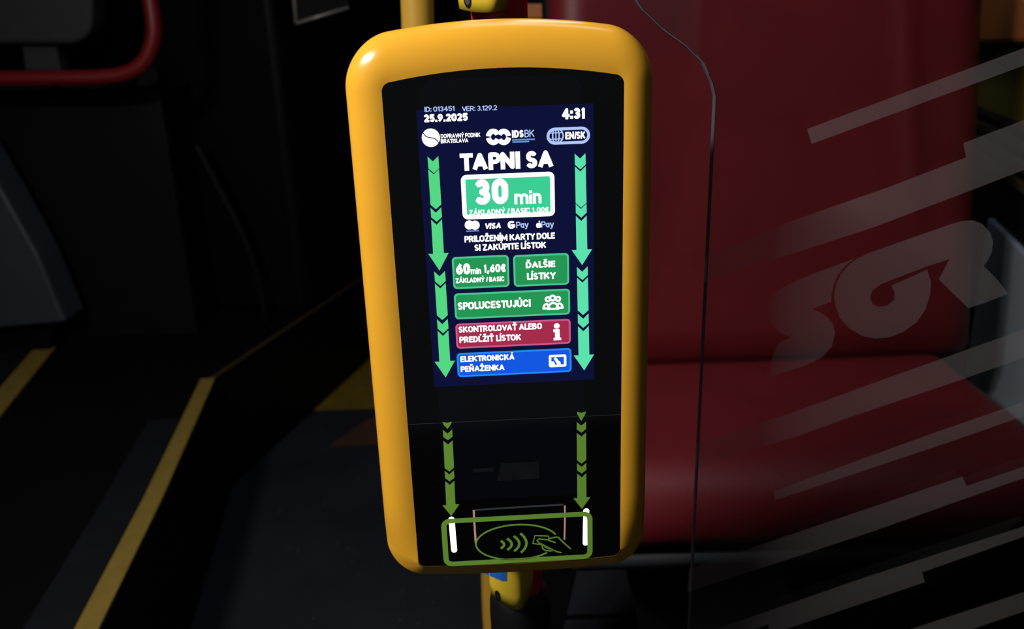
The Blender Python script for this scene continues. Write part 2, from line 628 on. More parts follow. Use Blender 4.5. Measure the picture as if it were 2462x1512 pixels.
def quad_rect(TL, TR, BR, BL):
    """upright rectangle in mm coordinates from four measured corners"""
    a, b, c, d = dev(*TL), dev(*TR), dev(*BR), dev(*BL)
    return (a[0] + d[0]) / 2, (b[0] + c[0]) / 2, (c[1] + d[1]) / 2, (a[1] + b[1]) / 2   # u0 u1 v0 v1


def rr(u0, u1, v0, v1, r, n=6):
    r = min(r, (u1 - u0) / 2, (v1 - v0) / 2)
    out = []
    for cu, cv, a0 in ((u1 - r, v0 + r, 270), (u1 - r, v1 - r, 0), (u0 + r, v1 - r, 90), (u0 + r, v0 + r, 180)):
        for k in range(n + 1):
            a = math.radians(a0 + 90 * k / n)
            out.append((cu + r * math.cos(a), cv + r * math.sin(a)))
    return out


def ring_uv(name, rect, r, t, mat, parent, w):
    u0, u1, v0, v1 = rect
    o_ = rr(u0, u1, v0, v1, r)
    i_ = rr(u0 + t, u1 - t, v0 + t, v1 - t, max(r - t, 0.0003))
    n = len(o_)
    return flat_uv(name, [[o_[k], o_[(k + 1) % n], i_[(k + 1) % n], i_[k]] for k in range(n)], mat, parent, w)


def stroke(path, t):
    """polygons of a line of width t along 2-D points"""
    P = [Vector(p) for p in path]
    L_, R_ = [], []
    for i, p in enumerate(P):
        d = (P[min(i + 1, len(P) - 1)] - P[max(i - 1, 0)]).normalized()
        n = Vector((-d.y, d.x)) * (t / 2)
        L_.append(tuple(p + n))
        R_.append(tuple(p - n))
    return [[L_[i], L_[i + 1], R_[i + 1], R_[i]] for i in range(len(P) - 1)]


def disc(cx_, cy_, rx, ry, n=28, a0=0, a1=360):
    full = abs(a1 - a0) >= 360
    return [(cx_ + rx * math.cos(math.radians(a0 + (a1 - a0) * k / n)), cy_ + ry * math.sin(math.radians(a0 + (a1 - a0) * k / n))) for k in range(n if full else n + 1)]


# --- the display
S0 = quad_rect((1005, 263), (1424, 250), (1431, 912), (1040, 930))
display = poly_prism('display', [L3(S0[0], S0[2], 0.0001), L3(S0[1], S0[2], 0.0001), L3(S0[1], S0[3], 0.0001), L3(S0[0], S0[3], 0.0001)], (0, 0.00008, 0), M['scr_bg'], validator)
tag(display, 'lit navy display with white lettering')
M['bleed'] = pbr('backlight_bleed', (0.0025, 0.0027, 0.0032), rough=0.06, var=0.0, spec=0.35)
M['bleed'].node_tree.nodes['Principled BSDF'].inputs['Emission Color'].default_value = (*lin((4, 5, 14)), 1)
M['bleed'].node_tree.nodes['Principled BSDF'].inputs['Emission Strength'].default_value = 0.5
b0, b1 = dev(1070, 1205), dev(1400, 178)
bl = flat_uv('backlight_field', [rr(b0[0], b1[0], b0[1], b1[1], 0.01)], M['bleed'], validator, 0.00003)
tag(bl, 'faint navy backlight round the display')
W1, W2, W3 = 0.00022, 0.00032, 0.00042

def A_(cx_, cy_, rx, ry, a0, a1, n=10):
    return [(cx_ + rx * math.cos(math.radians(a0 + (a1 - a0) * k / n)), cy_ + ry * math.sin(math.radians(a0 + (a1 - a0) * k / n))) for k in range(n + 1)]


O_ = A_(.5, .68, .5, .32, 0, 180) + A_(.5, .32, .5, .32, 180, 360) + [(1.0, .68)]
GL = {  # grotesque capitals as pen strokes: (width, strokes) on a unit square
    'A': (.78, [[(0, 0), (.5, 1), (1, 0)], [(.18, .30), (.82, .30)]]),
    'B': (.66, [[(0, 0), (0, 1)] + A_(.5, .77, .42, .23, 90, -90) + [(0, .54)], [(.4, .54)] + A_(.5, .27, .5, .27, 90, -90) + [(0, 0)]]),
    'C': (.70, [A_(.5, .66, .5, .34, 12, 180) + A_(.5, .34, .5, .34, 180, 348)]),
    'D': (.70, [[(0, 0), (0, 1), (.4, 1)] + A_(.42, .5, .58, .5, 90, -90, 14) + [(0, 0)]]),
    'E': (.58, [[(1, 1), (0, 1), (0, 0), (1, 0)], [(0, .52), (.88, .52)]]),
    'G': (.72, [A_(.5, .62, .5, .38, 40, 180) + A_(.5, .38, .5, .38, 180, 360) + [(1, .44), (.55, .44)]]),
    'H': (.72, [[(0, 0), (0, 1)], [(1, 0), (1, 1)], [(0, .5), (1, .5)]]),
    'I': (0, [[(0, 0), (0, 1)]]),
    'J': (.50, [[(1, 1), (1, .34)] + A_(.5, .34, .5, .34, 0, -165)]),
    'K': (.72, [[(0, 0), (0, 1)], [(.95, 1), (.05, .42)], [(.34, .58), (1, 0)]]),
    'L': (.56, [[(0, 1), (0, 0), (1, 0)]]),
    'M': (.92, [[(0, 0), (0, 1), (.5, .22), (1, 1), (1, 0)]]),
    'N': (.74, [[(0, 0), (0, 1), (1, 0), (1, 1)]]),
    'O': (.74, [O_]),
    'P': (.66, [[(0, 0), (0, 1)] + A_(.5, .72, .5, .28, 90, -90) + [(0, .44)]]),
    'R': (.68, [[(0, 0), (0, 1)] + A_(.5, .74, .46, .26, 90, -90) + [(0, .48)], [(.5, .48), (1, 0)]]),
    'S': (.60, [A_(.5, .74, .46, .26, 20, 270) + A_(.5, .24, .5, .24, 90, -160)]),
    'T': (.68, [[(0, 1), (1, 1)], [(.5, 1), (.5, 0)]]),
    'U': (.70, [[(0, 1), (0, .36)] + A_(.5, .36, .5, .36, 180, 360) + [(1, 1)]]),
    'V': (.76, [[(0, 1), (.5, 0), (1, 1)]]),
    'Y': (.74, [[(0, 1), (.5, .46), (1, 1)], [(.5, .46), (.5, 0)]]),
    'Z': (.64, [[(0, 1), (1, 1), (0, 0), (1, 0)]]),
    '0': (.62, [O_]),
    '1': (.34, [[(0, .78), (1, 1), (1, 0)]]),
    '2': (.60, [A_(.5, .70, .5, .30, 165, -35) + [(0, 0), (1, 0)]]),
    '3': (.60, [A_(.48, .75, .44, .25, 160, -90) + A_(.48, .25, .5, .25, 90, -160)]),
    '4': (.66, [[(.72, 0), (.72, 1), (0, .28), (1, .28)]]),
    '5': (.60, [[(.92, 1), (.12, 1), (.05, .52)] + A_(.48, .32, .52, .32, 130, -155)]),
    '6': (.62, [[(.78, 1)] + A_(.5, .34, .5, .34, 150, 180) + A_(.5, .32, .5, .32, 180, 520)]),
    '9': (.62, [[(.22, 0)] + A_(.5, .66, .5, .34, -30, 0) + A_(.5, .68, .5, .32, 0, 340)]),
    '.': (0, [[(0, 0), (0, .02)]]),
    ',': (.34, [[(.8, .10), (.1, -.24)]]),
    ':': (0, [[(0, .04), (0, .06)], [(0, .66), (0, .68)]]),
    '/': (.40, [[(0, -.04), (1, 1.04)]]),
    '€': (.66, [A_(.58, .66, .42, .34, 30, 180) + A_(.58, .34, .42, .34, 180, 330), [(0, .58), (.7, .58)], [(0, .42), (.7, .42)]]),
    'm': (.96, [[(0, 0), (0, .74)], [(0, .5)] + A_(.25, .5, .25, .24, 180, 0) + [(.5, 0)], [(.5, .5)] + A_(.75, .5, .25, .24, 180, 0) + [(1, 0)]]),
    'n': (.58, [[(0, 0), (0, .74)], [(0, .48)] + A_(.5, .48, .5, .26, 180, 0) + [(1, 0)]]),
    'i': (0, [[(0, 0), (0, .62)], [(0, .99), (0, 1.0)]]),
    'a': (.54, [A_(.5, .34, .5, .34, 0, 360), [(1, .7), (1, 0)]]),
    'y': (.58, [[(0, .72), (.5, .02)], [(1, .72), (.36, -.28), (.1, -.28)]]),
}
BASE = {'Á': ('A', 1), 'É': ('E', 1), 'Í': ('I', 1), 'Ú': ('U', 1), 'Ý': ('Y', 1), 'Ĺ': ('L', 1), 'Ž': ('Z', 2), 'Š': ('S', 2), 'Ť': ('T', 2), 'Ď': ('D', 2), 'Ň': ('N', 2)}


def text(body, xl, xr, yb, cap, mat='scr_white', bold=0.19, w=W3, name='screen_text', slant=0.0):
    """one line of lettering drawn with pen strokes between two measured points of the baseline"""
    sw = bold
    polys, x = [], 0.0
    def put(path):
        P = [Vector(p) for p in path]
        for e0, e1 in ((0, 1), (-1, -2)):                  # square ends for straight strokes
            d = P[e0] - P[e1]
            if d.length > 1e-6:
                axis = abs(d.x) < 1e-6 or abs(d.y) < 1e-6
                ext = sw / 2 if axis else (0.30 * sw if d.length > 0.25 else 0.0)
                P[e0] = P[e0] + d.normalized() * ext
        for a_, b_ in zip(P, P[1:]):
            d = b_ - a_
            if d.length < 1e-6: continue
            nn = Vector((-d.y, d.x)).normalized() * (sw / 2)
            polys.append([a_ + nn, b_ + nn, b_ - nn, a_ - nn])
        for q in range(1, len(P) - 1):
            polys.append([P[q] + Vector((math.cos(k * math.pi / 4 + .39), math.sin(k * math.pi / 4 + .39))) * (sw / 2) for k in range(8)])
    for ch in body:
        if ch == ' ':
            x += 0.26
            continue
        b_, acc = BASE.get(ch, (ch, 0))
        wd, strokes = GL[b_]
        wd = max(wd * (1 + 0.6 * (sw - 0.18)), sw)
        for st_ in strokes:
            put([(x + sw / 2 + (wd - sw) * px_, sw / 2 + (1 - sw) * py_) for px_, py_ in st_])
        mx_ = x + wd / 2
        if acc == 1: put([(mx_ - .03, 1.08), (mx_ + .13, 1.27)])
        if acc == 2: put([(mx_ - .17, 1.27), (mx_, 1.11), (mx_ + .17, 1.27)])
        x += wd + (-0.03 if ch in 'TVYLP/' else 0.05)
    tot = x - 0.05
    uL, vL = dev(xl, yb)
    uR, _ = dev(xr, yb - 0.03 * (xr - xl))
    _, vC = dev(xl, yb - cap)
    sx, sy = (uR - uL) / tot, vC - vL
    out = [[(uL + (p.x + slant * p.y) * sx, vL + p.y * sy) for p in poly] for poly in polys]
    o = flat_uv(name, out, M[mat], display, w)
    tag(o, 'lettering %s' % body)
    return o


def button(TL, TR, BR, BL, fill, rim, rim_t=0.0012, r=0.0025):
    q = quad_rect(TL, TR, BR, BL)
    b = flat_uv('button', [rr(*q, r)], M[rim], display, W1)
    flat_uv('button_face', [rr(q[0] + rim_t, q[1] - rim_t, q[2] + rim_t, q[3] - rim_t, r * 0.6)], M[fill], display, W2)
    return b


text('ID: 013451', 1021, 1093, 269, 12, 'scr_pale', 0.16)
text('VER: 3.129.2', 1111, 1195, 267.5, 12, 'scr_pale', 0.15)
text('25.9.2025', 1020, 1125, 294, 19, bold=0.26)
text('4:31', 1351, 1406, 287, 27, bold=0.26)
text('DOPRAVNÝ PODNIK', 1060, 1155, 332.5, 10.5, bold=0.19)
text('BRATISLAVA', 1060, 1126, 344.5, 10, bold=0.19)
text('IDS', 1231, 1259, 331, 18, bold=0.26)
text('BK', 1261, 1285, 330, 18, 'scr_pale', bold=0.14)
text('EN/SK', 1359, 1407, 335, 18, bold=0.23)
text('TAPNI SA', 1107, 1330, 411, 42, bold=0.25)
text('30', 1142, 1223, 493, 62, bold=0.26)
text('min', 1237, 1302, 491, 32, bold=0.20)
text('ZÁKLADNÝ / BASIC 1,00€', 1128, 1320, 517.5, 13, bold=0.20)
text('VISA', 1165, 1204, 550.5, 14.5, bold=0.23, slant=0.14)
text('G', 1221, 1239, 550, 19, bold=0.24)
text('Pay', 1241, 1271, 548, 15, 'scr_pale', bold=0.16)
text('Pay', 1301, 1332, 547, 15, 'scr_pale', bold=0.16)
text('PRILOŽENÍM KARTY DOLE', 1117, 1334, 582.5, 15.5, bold=0.23)
text('SI ZAKÚPITE LÍSTOK', 1141, 1313, 603, 15.5, bold=0.23)
text('60', 1097, 1131, 660.5, 27, bold=0.28)
text('min', 1132, 1157, 659, 15, bold=0.23)
text('1,60€', 1163, 1217, 655.5, 20, bold=0.23)
text('ZÁKLADNÝ / BASIC', 1096, 1213, 680.5, 12, bold=0.23)
text('ĎALŠIE', 1264, 1335, 644.5, 15.5, bold=0.23)
text('LÍSTKY', 1267, 1335, 672.5, 16.5, bold=0.23)
text('SPOLUCESTUJÚCI', 1101, 1276, 744.5, 18, bold=0.23)
text('SKONTROLOVAŤ ALEBO', 1103, 1303, 799.5, 15, bold=0.23)
text('PREDĹŽIŤ LÍSTOK', 1105, 1253, 824, 15, bold=0.23)
text('ELEKTRONICKÁ', 1107, 1237, 870, 14, bold=0.23)
text('PEŇAŽENKA', 1108, 1213, 894, 14, bold=0.23)

# top-row emblems
def cen(px, py):
    return dev(px, py)


MM = (dev(1231, 700)[0] - dev(1131, 700)[0]) / 100       # one measured pixel at the middle of the face, in metres
e = cen(1036, 331)
r_ = 20.5 * MM
top = [(e[0] + r_ * math.cos(math.radians(a)), e[1] + r_ * math.sin(math.radians(a))) for a in range(-38, 148, 6)]
scurve = [(-1.0 + 2.0 * k / 10) for k in range(11)]
def sc_pt(s, off):
    x = s * math.cos(math.radians(-35)); y = s * math.sin(math.radians(-35))
    b_ = 0.16 * math.sin(s * math.pi) + off
    return (e[0] + r_ * (x + b_ * 0.57), e[1] + r_ * (y + b_ * 0.82))
top_half = top + [sc_pt(s, 0.055) for s in scurve]
bot = [(e[0] + r_ * math.cos(math.radians(a)), e[1] + r_ * math.sin(math.radians(a))) for a in range(152, 322, 6)]
bot_half = bot + [sc_pt(s, -0.055) for s in reversed(scurve)]
flat_uv('operator_emblem', [top_half, bot_half], M['scr_white'], display, W3)
# interlaced double loop
polys = []
for px_, a0, a1, a2, a3 in ((1186, 25, 172, 188, 335), (1211, 8, 155, 205, 352)):
    c_ = cen(px_, 329)
    for s_, t_ in ((a0, a1), (a2, a3)):
        arc = [(c_[0] + 11 * MM * math.cos(math.radians(s_ + (t_ - s_) * k / 14)), c_[1] + 12.5 * MM * math.sin(math.radians(s_ + (t_ - s_) * k / 14))) for k in range(15)]
        polys += stroke(arc, 11.5 * MM)
cc = cen(1198.5, 329)
flat_uv('network_emblem', polys, M['scr_white'], display, W3)
bl0, bl1 = [], []
for y_, x_a, x_b in ((336.5, 1231, 1286), (341.5, 1232, 1272)):
    a, b = cen(x_a, y_), cen(x_b, y_ - 1.3)
    bl0 += [[(a[0], a[1] - 1.6 * MM), (b[0], a[1] - 1.6 * MM), (b[0], a[1] + 1.6 * MM), (a[0], a[1] + 1.6 * MM)]]
flat_uv('fine_print', bl0, M['scr_blue_line'], display, W3)
# language pill with a globe
pq = quad_rect((1313, 307), (1418, 304), (1419, 345), (1315, 348))
ring_uv('language_pill', pq, 0.02, 0.0017, M['scr_pale'], display, W2)
g = cen(1336.5, 326.5)
gp = []
R_ = 16.5 * MM
for rx in (1.0, 0.45):
    full = disc(g[0], g[1], R_ * rx, R_, 30)
    gp += stroke(full + [full[0]], 3.2 * MM)
gp += stroke([(g[0], g[1] - R_), (g[0], g[1] + R_)], 2.6 * MM)
for yy in (-0.42, 0.42):
    hw = R_ * math.sqrt(1 - yy * yy)
    gp += stroke([(g[0] - hw, g[1] + yy * R_), (g[0] + hw, g[1] + yy * R_)], 2.2 * MM)
flat_uv('globe_icon', gp, M['scr_pale'], display, W3)
# main ticket box
mq = quad_rect((1108, 419), (1332, 414), (1335, 520), (1112, 527))
flat_uv('ticket_box_rim', [rr(*mq, 0.0034)], M['scr_white'], display, W1)
tt = 0.0027
flat_uv('ticket_box', [rr(mq[0] + tt, mq[1] - tt, mq[2] + tt, mq[3] - tt, 0.0010)], M['scr_mint'], display, W2)
# payment marks
m1, m2 = cen(1128.5, 540.5), cen(1142, 541)
flat_uv('card_mark', [disc(m1[0], m1[1], 11 * MM, 11 * MM)], M['scr_white'], display, W3)
flat_uv('card_mark', [disc(m2[0], m2[1], 11 * MM, 11 * MM)], M['scr_white'], display, W3 + 0.00002)
a, b = cen(1121, 555.5), cen(1152, 554)
flat_uv('fine_print', [[(a[0], a[1] - 1.5 * MM), (b[0], a[1] - 1.5 * MM), (b[0], a[1] + 1.5 * MM), (a[0], a[1] + 1.5 * MM)]], M['scr_blue_line'], display, W3)
ap = cen(1295, 541.5)
flat_uv('fruit_mark', [disc(ap[0] - 1.6 * MM, ap[1], 4.6 * MM, 6.0 * MM, 18), disc(ap[0] + 2.2 * MM, ap[1], 3.6 * MM, 6.0 * MM, 18)], M['scr_white'], display, W3)
lf = cen(1296.5, 532.5)
flat_uv('fruit_leaf', [disc(lf[0], lf[1], 1.6 * MM, 2.8 * MM, 10)], M['scr_white'], display, W3)
# buttons
button((1086, 617), (1222, 613), (1226, 690), (1090, 694), 'scr_green', 'scr_green_rim')
button((1233, 613), (1366, 608), (1370, 684), (1236, 689), 'scr_green', 'scr_green_rim')
button((1090, 704), (1369, 695), (1372, 757), (1095, 766), 'scr_green', 'scr_green_rim')
button((1094, 777), (1371, 767), (1373, 827), (1098, 837), 'scr_red', 'scr_red_rim')
button((1098, 848), (1373, 837), (1375, 894), (1100, 906), 'scr_blue', 'scr_blue_rim')
# group of people
pp = []
for px_, py_, rr_ in ((1317, 719, 7.5), (1328.5, 716, 8.5), (1341.5, 718, 7.5)):
    c_ = cen(px_, py_)
    full = disc(c_[0], c_[1], (rr_ - 2.4) * MM, (rr_ - 2.4) * MM, 18)
    pp += stroke(full + [full[0]], 5.2 * MM)
for px_, py_, rx, ry in ((1313.5, 741, 7, 11), (1345.5, 739.5, 7, 11), (1330, 742, 12.5, 15)):
    c_ = cen(px_, py_)
    arc = disc(c_[0], c_[1], rx * MM, ry * MM, 16, 0, 180)
    pp += stroke(arc, 5.2 * MM)
    pp += stroke([(c_[0] - (rx + 2) * MM, c_[1]), (c_[0] + (rx + 2) * MM, c_[1])], 5.0 * MM)
flat_uv('people_icon', pp, M['scr_white'], display, W3)
# information sign
i0 = cen(1338.5, 783)
flat_uv('info_icon', [disc(i0[0], i0[1], 7.2 * MM, 7.0 * MM, 18)], M['scr_white'], display, W3)
ib = [(1330, 791.5), (1345, 790.5), (1345.8, 811), (1349, 811), (1349.3, 817), (1331, 818), (1330.6, 811.8), (1334.5, 811.5), (1334, 797.5), (1330.2, 797.7)]
flat('info_icon', [ib], M['scr_white'], display, W3)
# wallet card
cq = quad_rect((1319, 853), (1361, 851), (1362, 880), (1320, 883))
ring_uv('wallet_icon', cq, 0.0013, 0.0016, M['scr_white'], display, W3)
flat('wallet_wave', [[(1325, 877), (1325, 869), (1331, 868), (1335, 876.5)], [(1331, 861), (1335, 858.5), (1339, 861), (1342, 866), (1347, 869), (1348.5, 875.5), (1340, 876)]], M['scr_white'], display, W3)


# screen arrows
def chevron(xf, y0, y1, hw, notch):
    return [(xf(y0) - hw, y0), (xf(y0), y0 + notch), (xf(y0) + hw, y0 - 1), (xf(y1) + hw, y1 - notch), (xf(y1), y1), (xf(y1) - hw, y1 - notch + 1)]


def arrowhead(xf, y0, yh, y1, hw, hh, notch):
    return [(xf(y0) - hw, y0), (xf(y0), y0 + notch), (xf(y0) + hw, y0 - 1), (xf(yh) + hw, yh - 1), (xf(yh) + hh, yh - 1.5), (xf(y1), y1), (xf(yh) - hh, yh + 1), (xf(yh) - hw, yh + 1)]


xl_ = lambda y: 1041 + (y - 380) * (30.5 / 525)
xr_ = lambda y: 1394.5 + (y - 372) * (10 / 518)
for xf, mat, segs in (
        (xl_, 'scr_arrow_l', [('c', 376, 416), ('c', 407, 503), ('c', 499, 533), ('a', 528, 609, 650), ('c', 652, 687), ('c', 681, 769), ('c', 767, 801), ('a', 795, 868, 907)]),
        (xr_, 'scr_arrow_r', [('c', 369, 407), ('c', 400, 499), ('c', 490, 523), ('a', 519, 600, 637), ('c', 641, 673), ('c', 667, 757), ('c', 754, 788), ('a', 784, 853, 890)])):
    for s_ in segs:
        if s_[0] == 'c':
            flat('arrow_segment', [chevron(xf, s_[1], s_[2], 13, 12)], M[mat], display, W2)
        else:
            flat('arrow_segment', [arrowhead(xf, s_[1], s_[2], s_[3], 13, 24.5, 12)], M[mat], display, W2)

# printed arrows and reader field on the glass
xpl = lambda y: 1075 + (y - 1012) * (10.0 / 226)
xpr = lambda y: 1397.5 + (y - 990) * (1.5 / 230)
PW = 0.00025
for xf, segs in ((xpl, [('t', 1012, 1031), ('c', 1033, 1058), ('c', 1059, 1133), ('c', 1131, 1157), ('a', 1156, 1213, 1240)]),
                 (xpr, [('t', 988, 1012), ('c', 1014, 1040), ('c', 1040, 1114), ('c', 1113, 1138), ('a', 1138, 1196, 1223)])):
    for s_ in segs:
        if s_[0] == 't':
            y0, y1 = s_[1], s_[2]
            flat('printed_arrow', [[(xf(y0) - 11, y0 + 2), (xf(y0), y0 + 4), (xf(y0) + 11, y0 + 1), (xf(y0) + 10, y0 + 6), (xf(y1), y1), (xf(y0) - 9, y0 + 8)]], M['print_green'], cover, PW)
        elif s_[0] == 'c':
            flat('printed_arrow', [chevron(xf, s_[1], s_[2], 11.2, 9)], M['print_green'], cover, PW)
        else:
            flat('printed_arrow', [arrowhead(xf, s_[1], s_[2], s_[3], 11, 20.5, 9)], M['print_green'], cover, PW)
fq = quad_rect((1058, 1247), (1429, 1229), (1420, 1346), (1069, 1365))
fq = (fq[0], fq[1], fq[2] + 0.0012, fq[3])
ring_uv('reader_border', fq, 0.0060, 0.0037, M['print_green'], cover, PW)
ec = dev(1243, 1303)
ew = (dev(1341, 1303)[0] - dev(1144, 1303)[0]) / 2
eh = (dev(1243, 1261)[1] - dev(1243, 1345)[1]) / 2
arc = disc(ec[0], ec[1], ew, eh, 64, 19, 317)
flat_uv('reader_oval', stroke(arc, 0.00125), M['print_green'], cover, PW)
for k_, (ax, ay0, ay1, bulge) in enumerate(((1204, 1299.5, 1318, 8), (1219, 1294, 1321.5, 11), (1235, 1288, 1324.5, 13), (1251, 1281.5, 1328, 14))):
    pts_ = []
    for k in range(11):
        t = k / 10
        y_ = ay0 + (ay1 - ay0) * t
        pts_.append(dev(ax + bulge * (1 - (2 * t - 1) ** 2) + 0.5 * k_ * t, y_))
    flat_uv('contactless_wave', stroke(pts_, 0.0018), M['print_green'], cover, PW)
hand = [
    [(1304, 1309), (1281, 1306), (1286, 1287), (1318, 1288), (1320, 1296)],
    [(1340, 1290), (1322, 1293.5), (1318, 1297), (1295, 1295), (1291, 1299), (1297, 1305), (1315, 1314), (1327, 1320), (1333, 1323), (1340, 1326), (1350, 1328)],
    [(1336, 1304), (1318, 1298)],
    [(1372, 1319), (1354, 1303), (1343, 1292), (1338, 1290)],
    [(1303, 1310), (1305, 1318), (1311, 1323), (1323, 1324), (1333, 1322)],
    [(1309, 1313), (1320, 1319), (1330, 1320)],
]
hp = []
for line in hand:
    hp += stroke([dev(x, y) for x, y in line], 0.00105)
flat_uv('hand_with_card', hp, M['print_green'], cover, PW)
# light bars under the print
for (xa, ya, xb, yb) in ((1085.5, 1248, 1092, 1322), (1409.5, 1228, 1408, 1305)):
    a, b = dev(xa, ya), dev(xb, yb)
    pts_ = []
    hw = 0.0020
    for k in range(9):
        an = math.radians(180 * k / 8)
        pts_.append((a[0] + hw * math.cos(an), a[1] + hw * math.sin(an)))
    for k in range(9):
        an = math.radians(180 + 180 * k / 8)
        pts_.append((b[0] + hw * math.cos(an), b[1] + hw * math.sin(an)))
    o_ = flat_uv('light_bar', [pts_], M['led'], cover, 0.0001)
    tag(o_, 'glowing white light bar')
for line, mat, t_ in (([(1139, 1226), (1141, 1265), (1144, 1306)], 'led_reflection', 0.0014), ([(1358, 1215), (1358, 1260), (1357, 1297)], 'led_reflection', 0.0011), ([(1142, 1226), (1200, 1222), (1280, 1217), (1355, 1213)], 'led_reflection_dim', 0.0014)):
    flat_uv('led_reflection_line', stroke([dev(x, y) for x, y in line], t_), M[mat], cover, 0.00008)  # glowing lines paint the light bars' reflections inside the glass
# faint reflection in the cover glass, painted as dark grey shapes
flat('glass_reflection', [[(1204, 1114), (1296, 1109), (1296, 1150), (1196, 1156)]], M['slate'], cover, 0.00006)
flat('glass_reflection', [[(1137, 1127), (1188, 1124), (1188, 1133), (1137, 1136)]], M['slate'], cover, 0.00006)

# ================================================================== pole with its clamps and boot
PX, PY = -0.0085, 0.635
_tp = atY(1201, 45, PY - 0.0)
PX = _tp.x + 0.0
pole = tube('stanchion_pole', [(PX, PY, SP + 0.001), (PX, PY, 0.8), (PX, PY, 1.5), (PX, PY, 2.399)], 0.0205, M['red_pole'], seg=32)
tag(pole, 'red vertical pole behind the yellow ticket validator', 'pole')


def clamp(zt, zb, low_bow, rotz):
    """rounded half shell that wraps the pole, its lower rim bowed"""
    nA, nZ = 40, 10
    verts, faces = [], []
    prof = []
    for k in range(nA):
        a = 2 * math.pi * k / nA
        c, s = math.cos(a), math.sin(a)
        ex = 0.42
        x = 0.0172 * math.copysign(abs(c) ** ex, c)
        y = 0.0172 * math.copysign(abs(s) ** ex, s)
        prof.append((x, y))
    for j in range(nZ + 1):
        t = j / nZ
        for (x, y) in prof:
            fx = x * math.cos(rotz) - y * math.sin(rotz)
            fy = x * math.sin(rotz) + y * math.cos(rotz)
            bow = low_bow * max(0.0, 1 - (fx / 0.024) ** 2) * (1 if fy < 0 else 0.3)
            inset = 1 - 0.05 * (max(0, t - 0.85) / 0.15) ** 2
            z = zt + (zb - bow - zt) * t
            verts.append(Vector((x * inset, y * inset, z)))
    for j in range(nZ):
        for k in range(nA):
            k2 = (k + 1) % nA
            faces.append((j * nA + k, (j + 1) * nA + k, (j + 1) * nA + k2, j * nA + k2))
    faces.append(tuple(range(nA)))
    faces.append(tuple(reversed([nZ * nA + k for k in range(nA)])))
    return verts, faces


clamp_trees = []


def add_clamp(zt, zb, bow, screw_px, rotz, dx):
    v, f = clamp(zt, zb, bow, rotz)
    Rz = Matrix.Rotation(rotz, 3, 'Z')
    inv = Matrix.Rotation(-YAW, 3, 'Z')
    base = Vector((PX - dx, PY - 0.013, 0))
    v = [inv @ (Rz @ p + base - DO) for p in v]
    o = mesh_obj('pole_clamp', v, f, M['lemon'], validator, smooth=True)
    tag(o, 'lemon yellow pole clamp')
    # recessed screw, set on the clamp surface
    from mathutils.bvhtree import BVHTree
    wv = [DO + Matrix.Rotation(YAW, 3, 'Z') @ p for p in v]
    tree = BVHTree.FromPolygons(wv, f)
    loc, n, _i, _d = tree.ray_cast(CAM, ray(*screw_px).normalized())
    if loc is not None:
        t1 = n.cross(Vector((0, 0, 1))).normalized()
        t2 = t1.cross(n).normalized()
        for nm, ra, rb, mat, off in (('screw_hole', 0.0030, 0.0054, M['black'], 0.0003), ('screw', 0.0020, 0.0030, M['steel'], 0.0006)):
            vv = []
            for dz in (off, -0.002):
                for k in range(18):
                    a = 2 * math.pi * k / 18
                    vv.append(inv @ (loc + n * dz + t1 * ra * math.cos(a) + t2 * (rb * math.sin(a) + 0.25 * ra * math.cos(a)) - DO))
            ff = [tuple(range(18))] + [(k, (k + 1) % 18, 18 + (k + 1) % 18, 18 + k) for k in range(18)]
            mesh_obj(nm, vv, ff, mat, o)
    clamp_trees.append(tree)
    return o


zt_low = atY(1180, 30, PY - 0.03).z
add_clamp(zt_low + 0.10, zt_low + 0.005, 0.005, (1124, 0), math.radians(-27), 0.0085)
zb_low = atY(1230, 1455, PY - 0.03).z
c2 = add_clamp(DO.z - 0.165, zb_low + 0.006, 0.009, (1197, 1432), math.radians(-30), 0.0055)
# blue sticker on the lower clamp
inv = Matrix.Rotation(-YAW, 3, 'Z')
sv, sf = [], []
NX, NR = 10, 5
for ix in range(NX + 1):
    x_ = 1163 + (1219 - 1163) * ix / NX
    lo_y = 1377 + 19 * min(1.0, (ix / NX) * 1.25)
    for iy in range(NR + 1):
        y_ = 1366 + (lo_y - 1366) * iy / NR
        loc, n, _i, _d = clamp_trees[1].ray_cast(CAM, ray(x_, y_).normalized())
        if loc is None:
            loc, n = atY(x_, y_, PY - 0.015), Vector((-0.7, -0.7, 0))
        sv.append(inv @ (loc + n * 0.0005 - DO))
for ix in range(NX):
    for iy in range(NR):
        a_ = ix * (NR + 1) + iy
        sf.append((a_, a_ + 1, a_ + NR + 2, a_ + NR + 1))
st = mesh_obj('sticker', sv, sf, M['blue_sticker'], c2)
tag(st, 'blue sticker')
# bracket from the housing to the pole
box('mount_bracket', (PX - DO.x, PY - DO.y - 0.035, 0.0), (0.05, 0.03, 0.20), M['black'], validator, bevel=0.003)

# black boot round the pole under the clamp
bz = zb_low
prof = [(0.021, bz - 0.001), (0.0245, bz - 0.006), (0.027, bz - 0.015), (0.0275, bz - 0.03), (0.027, bz - 0.055), (0.028, bz - 0.06), (0.0285, bz - 0.09), (0.031, bz - 0.095), (0.033, bz - 0.16), (0.040, bz - 0.17), (0.044, SP + 0.03), (0.06, SP + 0.012), (0.06, SP + 0.001)]
vv, ff = [], []
for r, z in prof:
    for k in range(36):
        a = 2 * math.pi * k / 36
        vv.append((PX + r * math.cos(a), PY + r * math.sin(a), z))
for i in range(len(prof) - 1):
    for k in range(36):
        k2 = (k + 1) % 36
        ff.append((i * 36 + k, (i + 1) * 36 + k, (i + 1) * 36 + k2, i * 36 + k2))
boot = mesh_obj('cable_boot', vv, ff, M['rubber'], None, smooth=True)
tag(boot, 'black rubber boot round the pole below the validator', 'cable boot')

